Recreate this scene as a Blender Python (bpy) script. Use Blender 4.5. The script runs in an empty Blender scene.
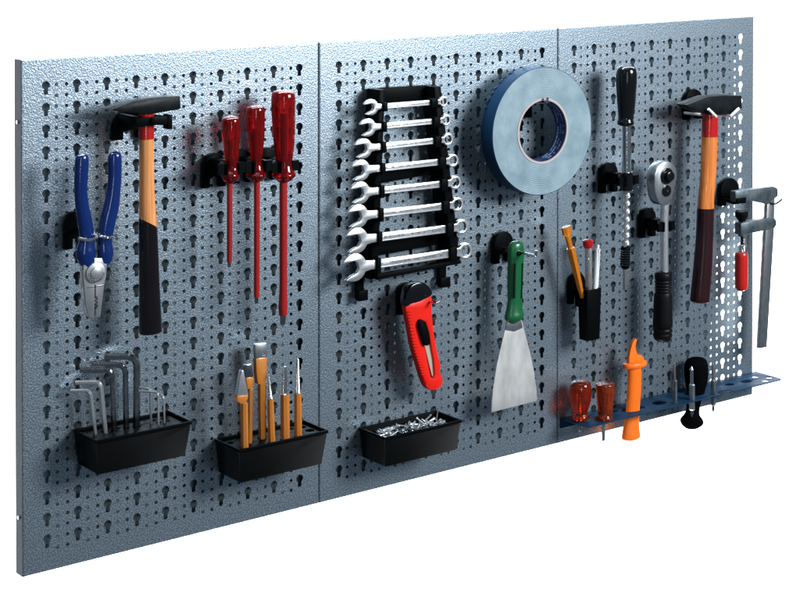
import bpy, bmesh, math, random
from mathutils import Vector, Matrix, Euler
random.seed(7)
S = bpy.context.scene
C = S.collection
PI = math.pi

# ------------------------------------------------------------------ camera
CAM = Vector((-0.857586, -1.986934, 0.790505))
YAW, PITCH, ROLL = 0.691228, -0.014819, 0.0013077
FPX, CX, CY = 1808.418, 547.844, -78.541            # in pixels of an 800 x 600 frame
fw = Vector((math.sin(YAW)*math.cos(PITCH), math.cos(YAW)*math.cos(PITCH), math.sin(PITCH)))
rt = Vector((math.cos(YAW), -math.sin(YAW), 0)); up = rt.cross(fw)
rt, up = math.cos(ROLL)*rt+math.sin(ROLL)*up, -math.sin(ROLL)*rt+math.cos(ROLL)*up
cd = bpy.data.cameras.new('camera'); cam = bpy.data.objects.new('camera', cd); C.objects.link(cam)
m4 = Matrix.Identity(4)
for i in range(3):
    m4[i][0] = rt[i]; m4[i][1] = up[i]; m4[i][2] = -fw[i]; m4[i][3] = CAM[i]
cam.matrix_world = m4
cd.sensor_width = 36; cd.sensor_fit = 'HORIZONTAL'
cd.lens = FPX/800*36
cd.shift_x = (400-CX)/800; cd.shift_y = (CY-300)/800
cd.clip_start = .05; cd.clip_end = 100
S.camera = cam

# ------------------------------------------------------------------ world, lamps, exposure
w = bpy.data.worlds.new("World"); S.world = w; w.use_nodes = True
bg = w.node_tree.nodes['Background']
bg.inputs[0].default_value = (.62, .80, 1, 1); bg.inputs[1].default_value = .12
def area(name, loc, target, sx, sy, power, col=(1, 1, 1)):
    l = bpy.data.lights.new(name, 'AREA'); l.shape = 'RECTANGLE'; l.size = sx; l.size_y = sy
    l.energy = power; l.color = col
    o = bpy.data.objects.new(name, l); C.objects.link(o); o.location = loc
    o.rotation_euler = (Vector(target)-Vector(loc)).to_track_quat('-Z', 'Y').to_euler()
    return o
area('softbox_key', (1.72, -2.15, 1.30), (.5, 0, .42), 1.0, .9, 98, (.93, .97, 1))
area('strip_light', (-.62, -2.45, .75), (.5, 0, .3), .06, 1.3, 6.5, (.95, .98, 1))
area('softbox_fill', (-1.9, -1.2, 1.5), (.5, 0, .3), .8, 1.2, 1.5, (.85, .93, 1))
area('softbox_top', (.35, -.45, 2.2), (.5, 0, .4), 1.6, .5, 5, (.93, .97, 1))
area('added_backdrop_lamp_high', (2.2, .55, 2.6), (2.2, 2.4, .6), 6, .6, 560)  # unseen lamps, high and low, added to turn the backdrop plain white
area('added_backdrop_lamp_low', (2.2, .55, -2.3), (2.2, 2.4, -.2), 6, .6, 560)
S.view_settings.view_transform = 'Standard'; S.view_settings.look = 'None'
S.view_settings.exposure = 0; S.view_settings.gamma = 1
S.render.engine = 'CYCLES'
S.cycles.transparent_max_bounces = 12
S.cycles.caustics_refractive = False; S.cycles.caustics_reflective = False

# ------------------------------------------------------------------ helpers
def at(px, py, d=0.0):
    """point at distance d in front of the board that the photo shows at (px, py)"""
    v = fw + rt*((px-CX)/FPX) - up*((py-CY)/FPX)
    t = (-d-CAM.y)/v.y
    return CAM+v*t
def onz(px, py, z):
    v = fw + rt*((px-CX)/FPX) - up*((py-CY)/FPX)
    return CAM+v*((z-CAM.z)/v.z)
def rad(p, wpx):
    """radius of a round thing that looks wpx pixels wide at point p"""
    return wpx/2*((p-CAM).dot(fw))/FPX

MATS = {}
def mat(name, col, rough=.5, metal=0., coat=0., bump=None, var=None, trans=0., spec=.5, aniso=0.):
    m = bpy.data.materials.new(name); m.use_nodes = True; nt = m.node_tree
    b = nt.nodes['Principled BSDF']
    b.inputs['Base Color'].default_value = (*col, 1)
    b.inputs['Roughness'].default_value = rough; b.inputs['Metallic'].default_value = metal
    b.inputs['Coat Weight'].default_value = coat; b.inputs['Coat Roughness'].default_value = .08
    b.inputs['Transmission Weight'].default_value = trans
    b.inputs['Specular IOR Level'].default_value = spec
    if aniso: b.inputs['Anisotropic'].default_value = aniso
    tc = nt.nodes.new('ShaderNodeTexCoord')
    if bump:
        sc, st, dist = bump
        n = nt.nodes.new('ShaderNodeTexNoise'); n.inputs['Scale'].default_value = sc; n.inputs['Detail'].default_value = 3
        bp = nt.nodes.new('ShaderNodeBump'); bp.inputs['Strength'].default_value = st; bp.inputs['Distance'].default_value = dist
        nt.links.new(tc.outputs['Object'], n.inputs['Vector']); nt.links.new(n.outputs['Fac'], bp.inputs['Height'])
        nt.links.new(bp.outputs['Normal'], b.inputs['Normal'])
    if var:
        col2, sc, stretch = var
        mp = nt.nodes.new('ShaderNodeMapping'); mp.inputs['Scale'].default_value = stretch
        n = nt.nodes.new('ShaderNodeTexNoise'); n.inputs['Scale'].default_value = sc; n.inputs['Detail'].default_value = 5
        r = nt.nodes.new('ShaderNodeValToRGB'); r.color_ramp.elements[0].position = .35; r.color_ramp.elements[1].position = .68
        r.color_ramp.elements[0].color = (*col, 1); r.color_ramp.elements[1].color = (*col2, 1)
        nt.links.new(tc.outputs['Object'], mp.inputs[0]); nt.links.new(mp.outputs[0], n.inputs['Vector'])
        nt.links.new(n.outputs['Fac'], r.inputs[0]); nt.links.new(r.outputs[0], b.inputs['Base Color'])
        rr = nt.nodes.new('ShaderNodeMapRange'); rr.inputs[3].default_value = rough*.8; rr.inputs[4].default_value = min(1, rough*1.3)
        nt.links.new(n.outputs['Fac'], rr.inputs[0]); nt.links.new(rr.outputs[0], b.inputs['Roughness'])
    MATS[name] = m
    return m

def hammered():
    """blue grey hammer-finish enamel: metallic, with a fine pebbled relief"""
    m = mat('hammered_enamel', (.36, .45, .52), .33, .84)
    nt = m.node_tree; b = nt.nodes['Principled BSDF']; tc = nt.nodes['Texture Coordinate']
    n1 = nt.nodes.new('ShaderNodeTexNoise'); n1.inputs['Scale'].default_value = 640; n1.inputs['Detail'].default_value = 2
    n2 = nt.nodes.new('ShaderNodeTexVoronoi'); n2.inputs['Scale'].default_value = 560; n2.feature = 'SMOOTH_F1'
    ad = nt.nodes.new('ShaderNodeMath'); ad.operation = 'ADD'
    bp = nt.nodes.new('ShaderNodeBump'); bp.inputs['Strength'].default_value = .42; bp.inputs['Distance'].default_value = .00042
    for n in (n1, n2): nt.links.new(tc.outputs['Object'], n.inputs['Vector'])
    nt.links.new(n1.outputs['Fac'], ad.inputs[0]); nt.links.new(n2.outputs['Distance'], ad.inputs[1])
    nt.links.new(ad.outputs[0], bp.inputs['Height']); nt.links.new(bp.outputs['Normal'], b.inputs['Normal'])
    n3 = nt.nodes.new('ShaderNodeTexNoise'); n3.inputs['Scale'].default_value = 640; n3.inputs['Detail'].default_value = 1
    r = nt.nodes.new('ShaderNodeValToRGB'); e = r.color_ramp.elements
    e[0].position = .38; e[0].color = (.175, .235, .297, 1); e[1].position = .62; e[1].color = (.50, .595, .665, 1)
    nt.links.new(tc.outputs['Object'], n3.inputs['Vector']); nt.links.new(n3.outputs['Fac'], r.inputs[0])
    nt.links.new(r.outputs[0], b.inputs['Base Color'])
    return m
ENAMEL = hammered()
EDGE = mat('shaded_edge_enamel', (.035, .060, .085), .5, 0., bump=(300, .3, .0006), spec=.2)  # panel enamel darkened: shade of folded edges and hole walls is in the colour
BACK = mat('backing_paint', (.21, .28, .33), .6)
WHITE = mat('white_backdrop', (.9, .9, .9), .9, spec=0)
BLK = mat('black_plastic', (.0022, .003, .0035), .42, bump=(900, .15, .0003), spec=.03)
BLKG = mat('gloss_black_plastic', (.004, .005, .006), .13, spec=.5)
BLKR = mat('black_rubber', (.004, .004, .005), .45, spec=.12)
IRON = mat('blackened_steel', (.003, .005, .006), .36, 0., bump=(220, .25, .0006), var=((.008, .011, .013), 60, (1, 1, 1)), spec=.10)
BLUE = mat('dark_blue_grip', (.003, .020, .125), .16, coat=.3)
STEEL = mat('brushed_steel', (.62, .64, .65), .28, .95, var=((.42, .44, .46), 90, (1, 1, 1)))
CHROME = mat('bright_chrome', (.78, .80, .82), .16, 1.)
SATIN = mat('satin_chrome', (.84, .85, .86), .28, .88, var=((.70, .71, .72), 80, (1, 1, 1)))
RCH = mat('worn_chrome', (.52, .54, .56), .27, .9, var=((.36, .38, .40), 60, (1, 1, 1)))
DSTEEL = mat('dark_oiled_steel', (.46, .47, .48), .17, 1., var=((.26, .26, .27), 120, (1, 1, 1)))
JAW = mat('satin_plier_steel', (.50, .52, .54), .34, .8, var=((.36, .38, .40), 80, (1, 1, 1)))
BLKM = mat('dull_black_plastic', (.003, .003, .004), .5, spec=0)
BLADE = mat('scraper_steel', (.66, .66, .65), .46, .55, var=((.40, .40, .39), 40, (1, 1, .5)), bump=(120, .15, .0004))
CAST = mat('cast_grey_steel', (.14, .17, .19), .42, .6, bump=(260, .35, .0006), var=((.05, .07, .085), 70, (1, 1, 1)))
WOOD = mat('varnished_ash', (.86, .37, .125), .3, coat=.5, var=((.62, .22, .06), 70, (6, 6, .16)))
WOOD2 = mat('varnished_amber_ash', (.78, .24, .045), .3, coat=.5, var=((.50, .13, .025), 70, (6, 6, .16)))
REDP = mat('red_lacquer', (.42, .008, .006), .22, coat=.5)
DIP = mat('black_dip_coating', (.005, .003, .004), .14, coat=.8, spec=.3)
DIP2 = mat('maroon_dip_coating', (.018, .004, .006), .3, coat=.2, spec=.3)
REDC = mat('clear_red_acrylic', (.50, .006, .006), .08, trans=.8)
REDCORE = mat('red_core', (.75, .02, .012), .3)
REDS = mat('red_sleeve', (.36, .008, .008), .3, coat=.3)
REDK = mat('bright_red_plastic', (.76, .014, .006), .38, spec=.3)
REDH = mat('red_wooden_grip', (.50, .012, .008), .28, coat=.4)
ORC = mat('clear_orange_red_acrylic', (.80, .055, .010), .07, trans=.88)
ORC2 = mat('clear_amber_acrylic', (.74, .085, .014), .07, trans=.85)
ORP = mat('clear_orange_plastic', (.95, .28, .015), .12, trans=.5)
CLEAR = mat('clear_plastic', (.85, .88, .9), .06, trans=.85)
WHP = mat('white_plastic_wire_sheen', (.80, .82, .84), .35)
ORANGE = mat('orange_plastic', (.95, .17, .006), .38)
GREEN = mat('green_plastic', (.004, .10, .032), .3, coat=.2)
DGREEN = mat('green_groove', (.001, .012, .005), .7, spec=.05)
OCHRE = mat('ochre_enamel', (.62, .22, .035), .32, .15, coat=.3, var=((.50, .165, .025), 60, (1, 1, .3)))
SHELF = mat('blue_steel_enamel', (.007, .036, .080), .5, 0., bump=(300, .15, .0005), spec=.06)
BEIGE = mat('worn_blade_steel', (.62, .55, .44), .4, .5)
CARD = mat('cardboard_core', (.45, .38, .36), .8)
NAVY = mat('navy_core_print', (.008, .030, .13), .5)
PALE = mat('pale_print', (.28, .42, .60), .6)
TAPEB = mat('blue_tape_back', (.003, .028, .080), .42, bump=(60, .3, .001), spec=.15)
GAP = mat('seam_shade', (.02, .03, .035), .8)  # dark tone for the shade in the open panel seams; not assigned

def tape_face():
    m = mat('tape_edge', (.26, .42, .50), .62)
    nt = m.node_tree; b = nt.nodes['Principled BSDF']; tc = nt.nodes['Texture Coordinate']
    wv = nt.nodes.new('ShaderNodeTexWave'); wv.wave_type = 'RINGS'; wv.rings_direction = 'Y'
    wv.inputs['Scale'].default_value = 120; wv.inputs['Distortion'].default_value = 3.; wv.inputs['Detail'].default_value = 3
    wv.inputs['Detail Scale'].default_value = 1.2
    n = nt.nodes.new('ShaderNodeTexNoise'); n.inputs['Scale'].default_value = 35; n.inputs['Detail'].default_value = 6
    mx = nt.nodes.new('ShaderNodeMath'); mx.operation = 'MULTIPLY_ADD'; mx.inputs[1].default_value = .13
    r = nt.nodes.new('ShaderNodeValToRGB'); e = r.color_ramp.elements
    e[0].position = .38; e[0].color = (.15, .235, .285, 1); e[1].position = .78; e[1].color = (.27, .365, .415, 1)
    bp = nt.nodes.new('ShaderNodeBump'); bp.inputs['Strength'].default_value = .35; bp.inputs['Distance'].default_value = .0008
    nt.links.new(tc.outputs['Object'], wv.inputs['Vector']); nt.links.new(tc.outputs['Object'], n.inputs['Vector'])
    nt.links.new(wv.outputs['Fac'], mx.inputs[0]); nt.links.new(n.outputs['Fac'], mx.inputs[2])
    nt.links.new(mx.outputs[0], r.inputs[0]); nt.links.new(r.outputs[0], b.inputs['Base Color'])
    nt.links.new(wv.outputs['Fac'], bp.inputs['Height']); nt.links.new(bp.outputs['Normal'], b.inputs['Normal'])
    return m
TAPEF = tape_face()

class MB:
    """collects shapes given in world coordinates"""
    def __init__(s): s.bm = bmesh.new()
    def hull(s, pts, faces):
        v = [s.bm.verts.new(p) for p in pts]
        for f in faces: s.bm.faces.new([v[i] for i in f])
        return s
    def box(s, c, size, rot=None, taper=None):
        c = Vector(c); q = []
        R = rot.to_matrix() if rot else Matrix.Identity(3)
        for z in (-1, 1):
            k = 1 if (z > 0 or not taper) else taper
            for y in (-1, 1):
                for x in (-1, 1):
                    q.append(c+R@Vector((x*size[0]/2*k, y*size[1]/2*k, z*size[2]/2)))
        return s.hull(q, [(0, 2, 3, 1), (4, 5, 7, 6), (0, 1, 5, 4), (2, 6, 7, 3), (0, 4, 6, 2), (1, 3, 7, 5)])
    def boxb(s, x0, x1, y0, y1, z0, z1):
        return s.box(((x0+x1)/2, (y0+y1)/2, (z0+z1)/2), (abs(x1-x0), abs(y1-y0), abs(z1-z0)))
    def tube(s, pts, rads, n=20, ey=1., twist=0., ref=Vector((0, 1, 0)), phase=0., caps=True, win=1.3):
        pts = [Vector(p) for p in pts]
        if not isinstance(rads, (list, tuple)): rads = [rads]*len(pts)
        rings = []
        for i, p in enumerate(pts):
            ri = max(rads[i]) if isinstance(rads[i], tuple) else rads[i]
            lo = hi = i
            while True:
                lo, hi = max(lo-1, 0), min(hi+1, len(pts)-1)
                if (pts[hi]-pts[lo]).length > ri*win or (lo == 0 and hi == len(pts)-1): break
            T = pts[hi]-pts[lo]
            if T.length < 1e-9: T = pts[-1]-pts[0]
            T.normalize()
            B = ref-T*ref.dot(T)
            if B.length < .05: B = Vector((0, 0, 1))-T*T.z
            B.normalize(); A = B.cross(T)
            r = rads[i]; rx, ry = r if isinstance(r, tuple) else (r, r*ey)
            tw = twist*i
            ring = []
            for k in range(n):
                t = 2*PI*k/n+phase
                u, v = rx*math.cos(t), ry*math.sin(t)
                u, v = u*math.cos(tw)-v*math.sin(tw), u*math.sin(tw)+v*math.cos(tw)
                ring.append(s.bm.verts.new(p+A*u+B*v))
            rings.append(ring)
        for i in range(len(rings)-1):
            for k in range(n):
                s.bm.faces.new([rings[i][k], rings[i][(k+1) % n], rings[i+1][(k+1) % n], rings[i+1][k]])
        if caps:
            s.bm.faces.new(rings[0][::-1]); s.bm.faces.new(rings[-1])
        return s
    def disc(s, c, axis, r, h, n=32):
        c = Vector(c); axis = Vector(axis).normalized()
        return s.tube([c, c+axis*h], [r, r], n, ref=Vector((0, 0, 1)) if abs(axis.z) < .9 else Vector((0, 1, 0)))
    def annulus(s, c, r0, r1, y0, y1, n=96):
        """ring about the y axis"""
        V = []
        for (r, y) in ((r0, y0), (r1, y0), (r1, y1), (r0, y1)):
            V.append([s.bm.verts.new((c[0]+r*math.cos(2*PI*k/n), y, c[2]+r*math.sin(2*PI*k/n))) for k in range(n)])
        for j in range(4):
            a, b = V[j], V[(j+1) % 4]
            for k in range(n): s.bm.faces.new([a[k], a[(k+1) % n], b[(k+1) % n], b[k]])
        return s
    def prism(s, poly, d0, d1):
        """outline in the board's plane (x, z), running from d0 to d1 in front of it"""
        a = [s.bm.verts.new((p[0], -d0, p[1])) for p in poly]; b = [s.bm.verts.new((p[0], -d1, p[1])) for p in poly]
        n = len(poly)
        s.bm.faces.new(a); s.bm.faces.new(b[::-1])
        for k in range(n): s.bm.faces.new([a[k], b[k], b[(k+1) % n], a[(k+1) % n]])
        return s
    def mesh(s, name, origin, bevel=0, seg=2, smooth=35, subsurf=0):
        bm = s.bm
        bmesh.ops.recalc_face_normals(bm, faces=bm.faces)
        if bevel:
            ed = [e for e in bm.edges if len(e.link_faces) == 2 and e.calc_face_angle(0) > math.radians(32)]
            bmesh.ops.bevel(bm, geom=ed, offset=bevel, segments=seg, affect='EDGES', profile=.5, clamp_overlap=True)
        for v in bm.verts: v.co -= Vector(origin)
        me = bpy.data.meshes.new(name); bm.to_mesh(me); bm.free()
        fin(me, smooth); return me

def fin(me, smooth=35):
    for p in me.polygons: p.use_smooth = True
    me.set_sharp_from_angle(angle=math.radians(smooth))

def plate_mesh(name, loops, d0, d1, origin, bevel=.0006, horizontal=None):
    """flat sheet with holes; loops are lists of (x, z); with horizontal=z they are (x, y) of a level sheet"""
    cu = bpy.data.curves.new('tmp', 'CURVE'); cu.dimensions = '2D'; cu.fill_mode = 'BOTH'
    for lp in loops:
        sp = cu.splines.new('POLY'); sp.points.add(len(lp)-1)
        for i, p in enumerate(lp): sp.points[i].co = (p[0], p[1], 0, 1)
        sp.use_cyclic_u = True
    th = abs(d1-d0)/2
    cu.extrude = max(th-bevel, 1e-5); cu.bevel_depth = bevel; cu.bevel_resolution = 1; cu.offset = -bevel
    o = bpy.data.objects.new('tmp', cu); C.objects.link(o)
    dg = bpy.context.evaluated_depsgraph_get()
    me = bpy.data.meshes.new_from_object(o.evaluated_get(dg)); me.name = name
    bpy.data.objects.remove(o); bpy.data.curves.remove(cu)
    me.materials.clear()
    mid = (d0+d1)/2
    for v in me.vertices:
        x, y, z = v.co
        v.co = (Vector((x, -mid-z, y)) if horizontal is None else Vector((x, y, horizontal+z)))-Vector(origin)
    if horizontal is None:
        pass
    bm = bmesh.new(); bm.from_mesh(me); bmesh.ops.remove_doubles(bm, verts=bm.verts, dist=1e-6)
    bmesh.ops.recalc_face_normals(bm, faces=bm.faces); bm.to_mesh(me); bm.free()
    fin(me, 30)
    return me

def smooth_loop(pts, n=6, closed=True):
    out = []; N = len(pts)
    rng = range(N) if closed else range(N-1)
    for i in rng:
        g = (lambda k: pts[k % N]) if closed else (lambda k: pts[min(max(k, 0), N-1)])
        p0, p1, p2, p3 = g(i-1), g(i), g(i+1), g(i+2)
        for k in range(n):
            t = k/n
            out.append(tuple(.5*((2*p1[a])+(-p0[a]+p2[a])*t+(2*p0[a]-5*p1[a]+4*p2[a]-p3[a])*t*t+(-p0[a]+3*p1[a]-3*p2[a]+p3[a])*t**3) for a in range(len(p1))))
    if not closed: out.append(tuple(pts[-1]))
    return out

class Thing:
    def __init__(s, name, label, cat, origin, group=None, kind=None):
        s.o = bpy.data.objects.new(name, None); C.objects.link(s.o); s.origin = Vector(origin)
        s.o.location = s.origin; s.o.empty_display_size = .02
        s.o['label'] = label; s.o['category'] = cat
        if group: s.o['group'] = group
        if kind: s.o['kind'] = kind
    def part(s, name, me, m, parent=None, **k):
        if isinstance(me, MB): me = me.mesh(name, s.origin, **k)
        me.materials.clear(); me.materials.append(m)
        o = bpy.data.objects.new(name, me); C.objects.link(o); o.parent = parent or s.o
        return o
    def plate(s, name, loops, d0, d1, m, parent=None, **k):
        return s.part(name, plate_mesh(name, loops, d0, d1, s.origin, **k), m, parent)
def single(name, label, cat, me, m, origin, group=None, kind=None, **k):
    if isinstance(me, MB): me = me.mesh(name, origin, **k)
    me.materials.append(m)
    o = bpy.data.objects.new(name, me); C.objects.link(o); o.location = origin
    if label: o['label'] = label
    if cat: o['category'] = cat
    if group: o['group'] = group
    if kind: o['kind'] = kind
    return o
def circ(cx, cz, r, n=28, ph=0.): return [(cx+r*math.cos(2*PI*k/n+ph), cz+r*math.sin(2*PI*k/n+ph)) for k in range(n)]
def xz(pts, d): return [(lambda v: (v.x, v.z))(at(px, py, d)) for px, py in pts]

# ------------------------------------------------------------------ setting: backdrop, backing
single('backdrop_wall', None, None, MB().boxb(-1.6, 9, 2.4, 2.45, -5, 5.5), WHITE, (2, 2.4, 0), kind='structure')
PW, PH = .4029, .600                                   # one panel
single('backing_wall', None, None, MB().prism([(.025, .006), (1.124, .006), (1.188, .535), (.025, .535)], -.0225, -.030).boxb(.025, 1.195, .0225, .030, .535, .585),
       BACK, (.6, .026, .3), kind='structure')

# ------------------------------------------------------------------ perforated panels
P = .0127; ROWZ = .0252
def panel_mesh():
    bm = bmesh.new()
    key = [(0, 5, 0, 6.3), (1.91, 4.62, 2.6, 6.3), (3.5, 3.5, 6.35, 6.3), (4.62, 1.91, 6.35, 2.6), (5, 0, 6.35, 0), (4.62, -1.91, 6.35, -1.91),
           (3.9, -3.1, 6.35, -3.1), (2.6, -4.27, 6.35, -4.3), (2.6, -9.6, 6.35, -9.6), (1.9, -10.6, 6.35, -18.9), (0, -10.9, 0, -18.9)]
    key = key + [(-a, b, -c, d) for a, b, c, d in key[-2:0:-1]]
    small = []
    for k in range(16):
        t = PI/2-2*PI*k/16; c_, s_ = math.cos(t), math.sin(t)
        q = 6.3/max(abs(c_), abs(s_)); small.append((2.15*c_, 2.15*s_, max(-6.35, min(6.35, q*c_*1.0079)), q*s_))
    TH = .0012
    def cell(cx, cz, loop):
        for i in range(len(loop)):
            pass
        H0 = [bm.verts.new((cx+a*.001, .0003 if 0 else 0, cz+b*.001)) for a, b, c, d in loop]
        H1 = [bm.verts.new((cx+a*.001, TH, cz+b*.001)) for a, b, c, d in loop]
        O0 = [bm.verts.new((cx+c*.001, 0, cz+d*.001)) for a, b, c, d in loop]
        O1 = [bm.verts.new((cx+c*.001, TH, cz+d*.001)) for a, b, c, d in loop]
        n = len(loop)
        for i in range(n):
            j = (i+1) % n
            bm.faces.new([H0[i], H0[j], O0[j], O0[i]][::-1])
            bm.faces.new([H1[i], H1[j], O1[j], O1[i]])
            bm.faces.new([H0[i], H1[i], H1[j], H0[j]][::-1])
    x0 = .0303; z0 = PH-.0316; NR = 22; NC = 10
    for c in range(NC):
        for r in range(NR):
            cx, cz = x0+c*3*P, z0-r*ROWZ
            cell(cx, cz, key)
            if c < NC-1:
                for k in (1, 2):
                    for h in (0, 1): cell(cx+k*P, cz-h*ROWZ/2, small)
    gx0, gx1 = x0-P/2, x0+(NC-1)*3*P+P/2
    gz1, gz0 = z0+.0063, z0-(NR-1)*ROWZ-.0189
    g = .0006
    loops = []
    for (ins, y, inner) in ((0, 0, 1), (g+.0016, 0, 0), (g+.0005, .0004, 0), (g, .0016, 0), (g, .02, 0), (g+.0012, .02, 0), (g+.0012, TH, 0), (0, TH, 1)):
        a, b, c_, d = (gx0, gx1, gz0, gz1) if inner else (ins, PW-ins, ins, PH-ins)
        loops.append([bm.verts.new((x, y, z)) for x, z in ((a, c_), (b, c_), (b, d), (a, d))])
    for i in range(len(loops)-1):
        for k in range(4):
            bm.faces.new([loops[i][k], loops[i][(k+1) % 4], loops[i+1][(k+1) % 4], loops[i+1][k]])
    bmesh.ops.remove_doubles(bm, verts=bm.verts, dist=2e-6)
    me = bpy.data.meshes.new('panel'); bm.to_mesh(me); bm.free()
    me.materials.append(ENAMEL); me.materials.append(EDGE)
    for p in me.polygons:
        p.use_smooth = False
        c = p.center
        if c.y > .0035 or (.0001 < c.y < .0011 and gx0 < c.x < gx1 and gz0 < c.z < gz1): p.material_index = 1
    return me
pm = panel_mesh()
LBL = ['grey hammered steel perforated panel at the left holding pliers, hammer and three red screwdrivers',
       'grey hammered steel perforated panel in the middle holding the wrench rack and blue tape roll',
       'grey hammered steel perforated panel at the right holding hammer, ratchet, clamp and blue tray']
for i in range(3):
    o = bpy.data.objects.new('perforated_panel', pm); C.objects.link(o); o.location = (i*PW, 0, 0)
    o['label'] = LBL[i]; o['category'] = 'perforated panel'; o['group'] = 'perforated tool panels in a row'

first = bpy.data.objects['perforated_panel']
for zz in (.527, .068):
    me = MB().disc((-.0006+.0008, .010, zz), (-1, 0, 0), .0022, .0014, 16).mesh('side_hole_mark', (0, 0, 0)); me.materials.append(SATIN)  # small flange hole drawn as a bright disc, its brightness put into the colour
    o = bpy.data.objects.new('side_hole_mark', me); C.objects.link(o); o.parent = first

# ------------------------------------------------------------------ plastic wall clips
def arch(x, zt, w=.030, h=.042):
    r = w/2; pts = [(x+r*math.cos(t), zt-r+r*math.sin(t)) for t in [PI*k/14 for k in range(15)]]
    lw = w*.30
    pts += [(x-r, zt-h), (x-r+lw, zt-h), (x-r+lw, zt-h*.74), (x-r+lw*1.5, zt-h*.68), (x+r-lw*1.5, zt-h*.68), (x+r-lw, zt-h*.74), (x+r-lw, zt-h), (x+r, zt-h)]
    return pts
def clip(x, zt, label, jaw=None, pin=None, w=.030, h=.042, group='black wall clips of the tool board'):
    """jaw = (z, distance, radius): a C shaped grip; pin = (z, length): a steel pin with an upturned tip"""
    t = Thing('tool_clip', label, 'tool clip', (x, 0, zt-h/2), group)
    t.part('base_plate', MB().prism(arch(x, zt, w, h), .0006, .010), BLK, bevel=.0012)
    if jaw:
        z, d, r = jaw
        m = MB().boxb(x-.007, x+.007, -.010, -(d-r-.004), z-.008, z+.008)
        t.part('arm', m, BLK, bevel=.001)
        m = MB()
        pts = [(x+(r+.0018)*math.sin(a), -d+(r+.0018)*math.cos(a), z) for a in [math.radians(q) for q in range(-140, 141, 14)]]
        th = .0018
        A = []
        for i, a in enumerate([math.radians(q) for q in range(-140, 141, 14)]):
            row = []
            for rr_, zz in ((r+.0003, z-.007), (r+.0038, z-.007), (r+.0038, z+.007), (r+.0003, z+.007)):
                row.append(m.bm.verts.new((x+rr_*math.sin(a), -d+rr_*math.cos(a), zz)))
            A.append(row)
        for i in range(len(A)-1):
            for k in range(4): m.bm.faces.new([A[i][k], A[i][(k+1) % 4], A[i+1][(k+1) % 4], A[i+1][k]])
        m.bm.faces.new(A[0]); m.bm.faces.new(A[-1][::-1])
        for s_ in (-1, 1):
            m.box((x+s_*(r+.006), -d-r*.45, z), (.008, .004, .013))
        t.part('jaw', m, BLK)
    if pin:
        z, L = pin
        t.part('pin', MB().tube([(x, -.010, z), (x, -L, z), (x, -L-.002, z+.001), (x, -L-.003, z+.008)], .0021, 12, win=.3), CHROME)
    return t

def locx(px, py, d): return at(px, py, d).x
def locz(px, py, d=0): return at(px, py, d).z

# ---- pliers and their clip
D = .055
px_ = locx(95.5, 250, D); zt = at(72, 211, .005).z
t = clip(px_, zt, 'black arch clip with wire fork carrying the blue pliers', w=.032, h=.044)
zf = at(95, 238, D+.012).z
for s_, e in ((-1, (79, 238)), (1, (116, 235))):
    q = at(e[0], e[1], D+.013)
    t.part('fork_wire', MB().tube(smooth_loop([(px_+s_*.002, -.010, zf+.003), (px_+s_*.002, -D, zf+.001), (px_+s_*.004, -D-.011, zf), ((px_+s_*.004)*.5+q.x*.5, -D-.015, zf-.001), (q.x, -D-.013, q.z)], 5, False), .0019, 10), CHROME)
t = Thing('pliers', 'combination pliers with dark blue grips hanging jaws down', 'pliers', at(95.5, 272, D))
def gpath(rows, d):
    pts = []; r = []
    for (x0, x1, y) in rows:
        p = at((x0+x1)/2, y, d); pts.append(tuple(p)); r.append(rad(p, x1-x0))
    sp = smooth_loop([p+(q,) for p, q in zip(pts, r)], 4, False)
    return [s_[:3] for s_ in sp], [s_[3] for s_ in sp]
for rows in ([(79, 84, 153.9), (76, 88, 155.8), (74.6, 89, 161), (74, 88.3, 175), (74, 87.5, 190), (75, 89, 205), (77, 92.3, 220), (79, 94.5, 236), (77.5, 95, 245), (75.5, 96, 253), (78, 96, 260), (82, 96, 265)],
             [(111, 117, 152), (108.5, 121, 154), (107.5, 122, 160), (107.6, 121.8, 178), (106, 120.8, 192), (103, 119.5, 206), (99.5, 116.3, 220), (97.5, 113, 236), (97, 112.5, 244), (96.5, 113.8, 252), (97, 112, 260), (97, 108, 264)]):
    p, r = gpath(rows, D)
    t.part('grip', MB().tube(p, r, 20, ey=.72), BLUE)
jl = xz([(84, 258), (108, 258), (106.2, 266), (105.8, 276), (103.8, 284), (100, 316), (97.8, 317.5), (95.2, 317), (94.3, 305), (93.5, 318.5), (88, 317), (85.5, 306), (83.2, 284), (82.5, 272)], D+.003)
t.part('jaws', MB().prism(jl, D-.005, D+.005), JAW, bevel=.0012)
c = at(95.6, 272.8, D+.006)
t.part('pivot', MB().disc((c.x, -D-.004, c.z), (0, -1, 0), .0118, .0035).disc((c.x, -D-.0075, c.z), (0, -1, 0), .0068, .0014), JAW, bevel=.0005)
m = MB()
for k in range(14):
    a = PI+PI*1.0*k/13
    m.box((c.x+.0094*math.cos(a), -D-.0078, c.z+.0094*math.sin(a)), (.0007, .0005, .0016 if k % 3 else .0024), Euler((0, -a+PI/2, 0)))
m.box((c.x, -D-.0052, at(95, 290, D).z), (.0012, .0006, .016)); m.box((c.x, -D-.0052, at(95, 285.5, D).z), (.020, .0006, .0009))
t.part('stamped_marks', m, DSTEEL)
m = MB(); z0 = at(94.5, 296, D).z
for k in range(7): m.box((at(94.4, 300, D).x+(.0006 if k % 2 else -.0006), -D-.0053, z0-k*.0021), (.0026, .0008, .0014))
t.part('serration', m, BLKR)

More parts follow.
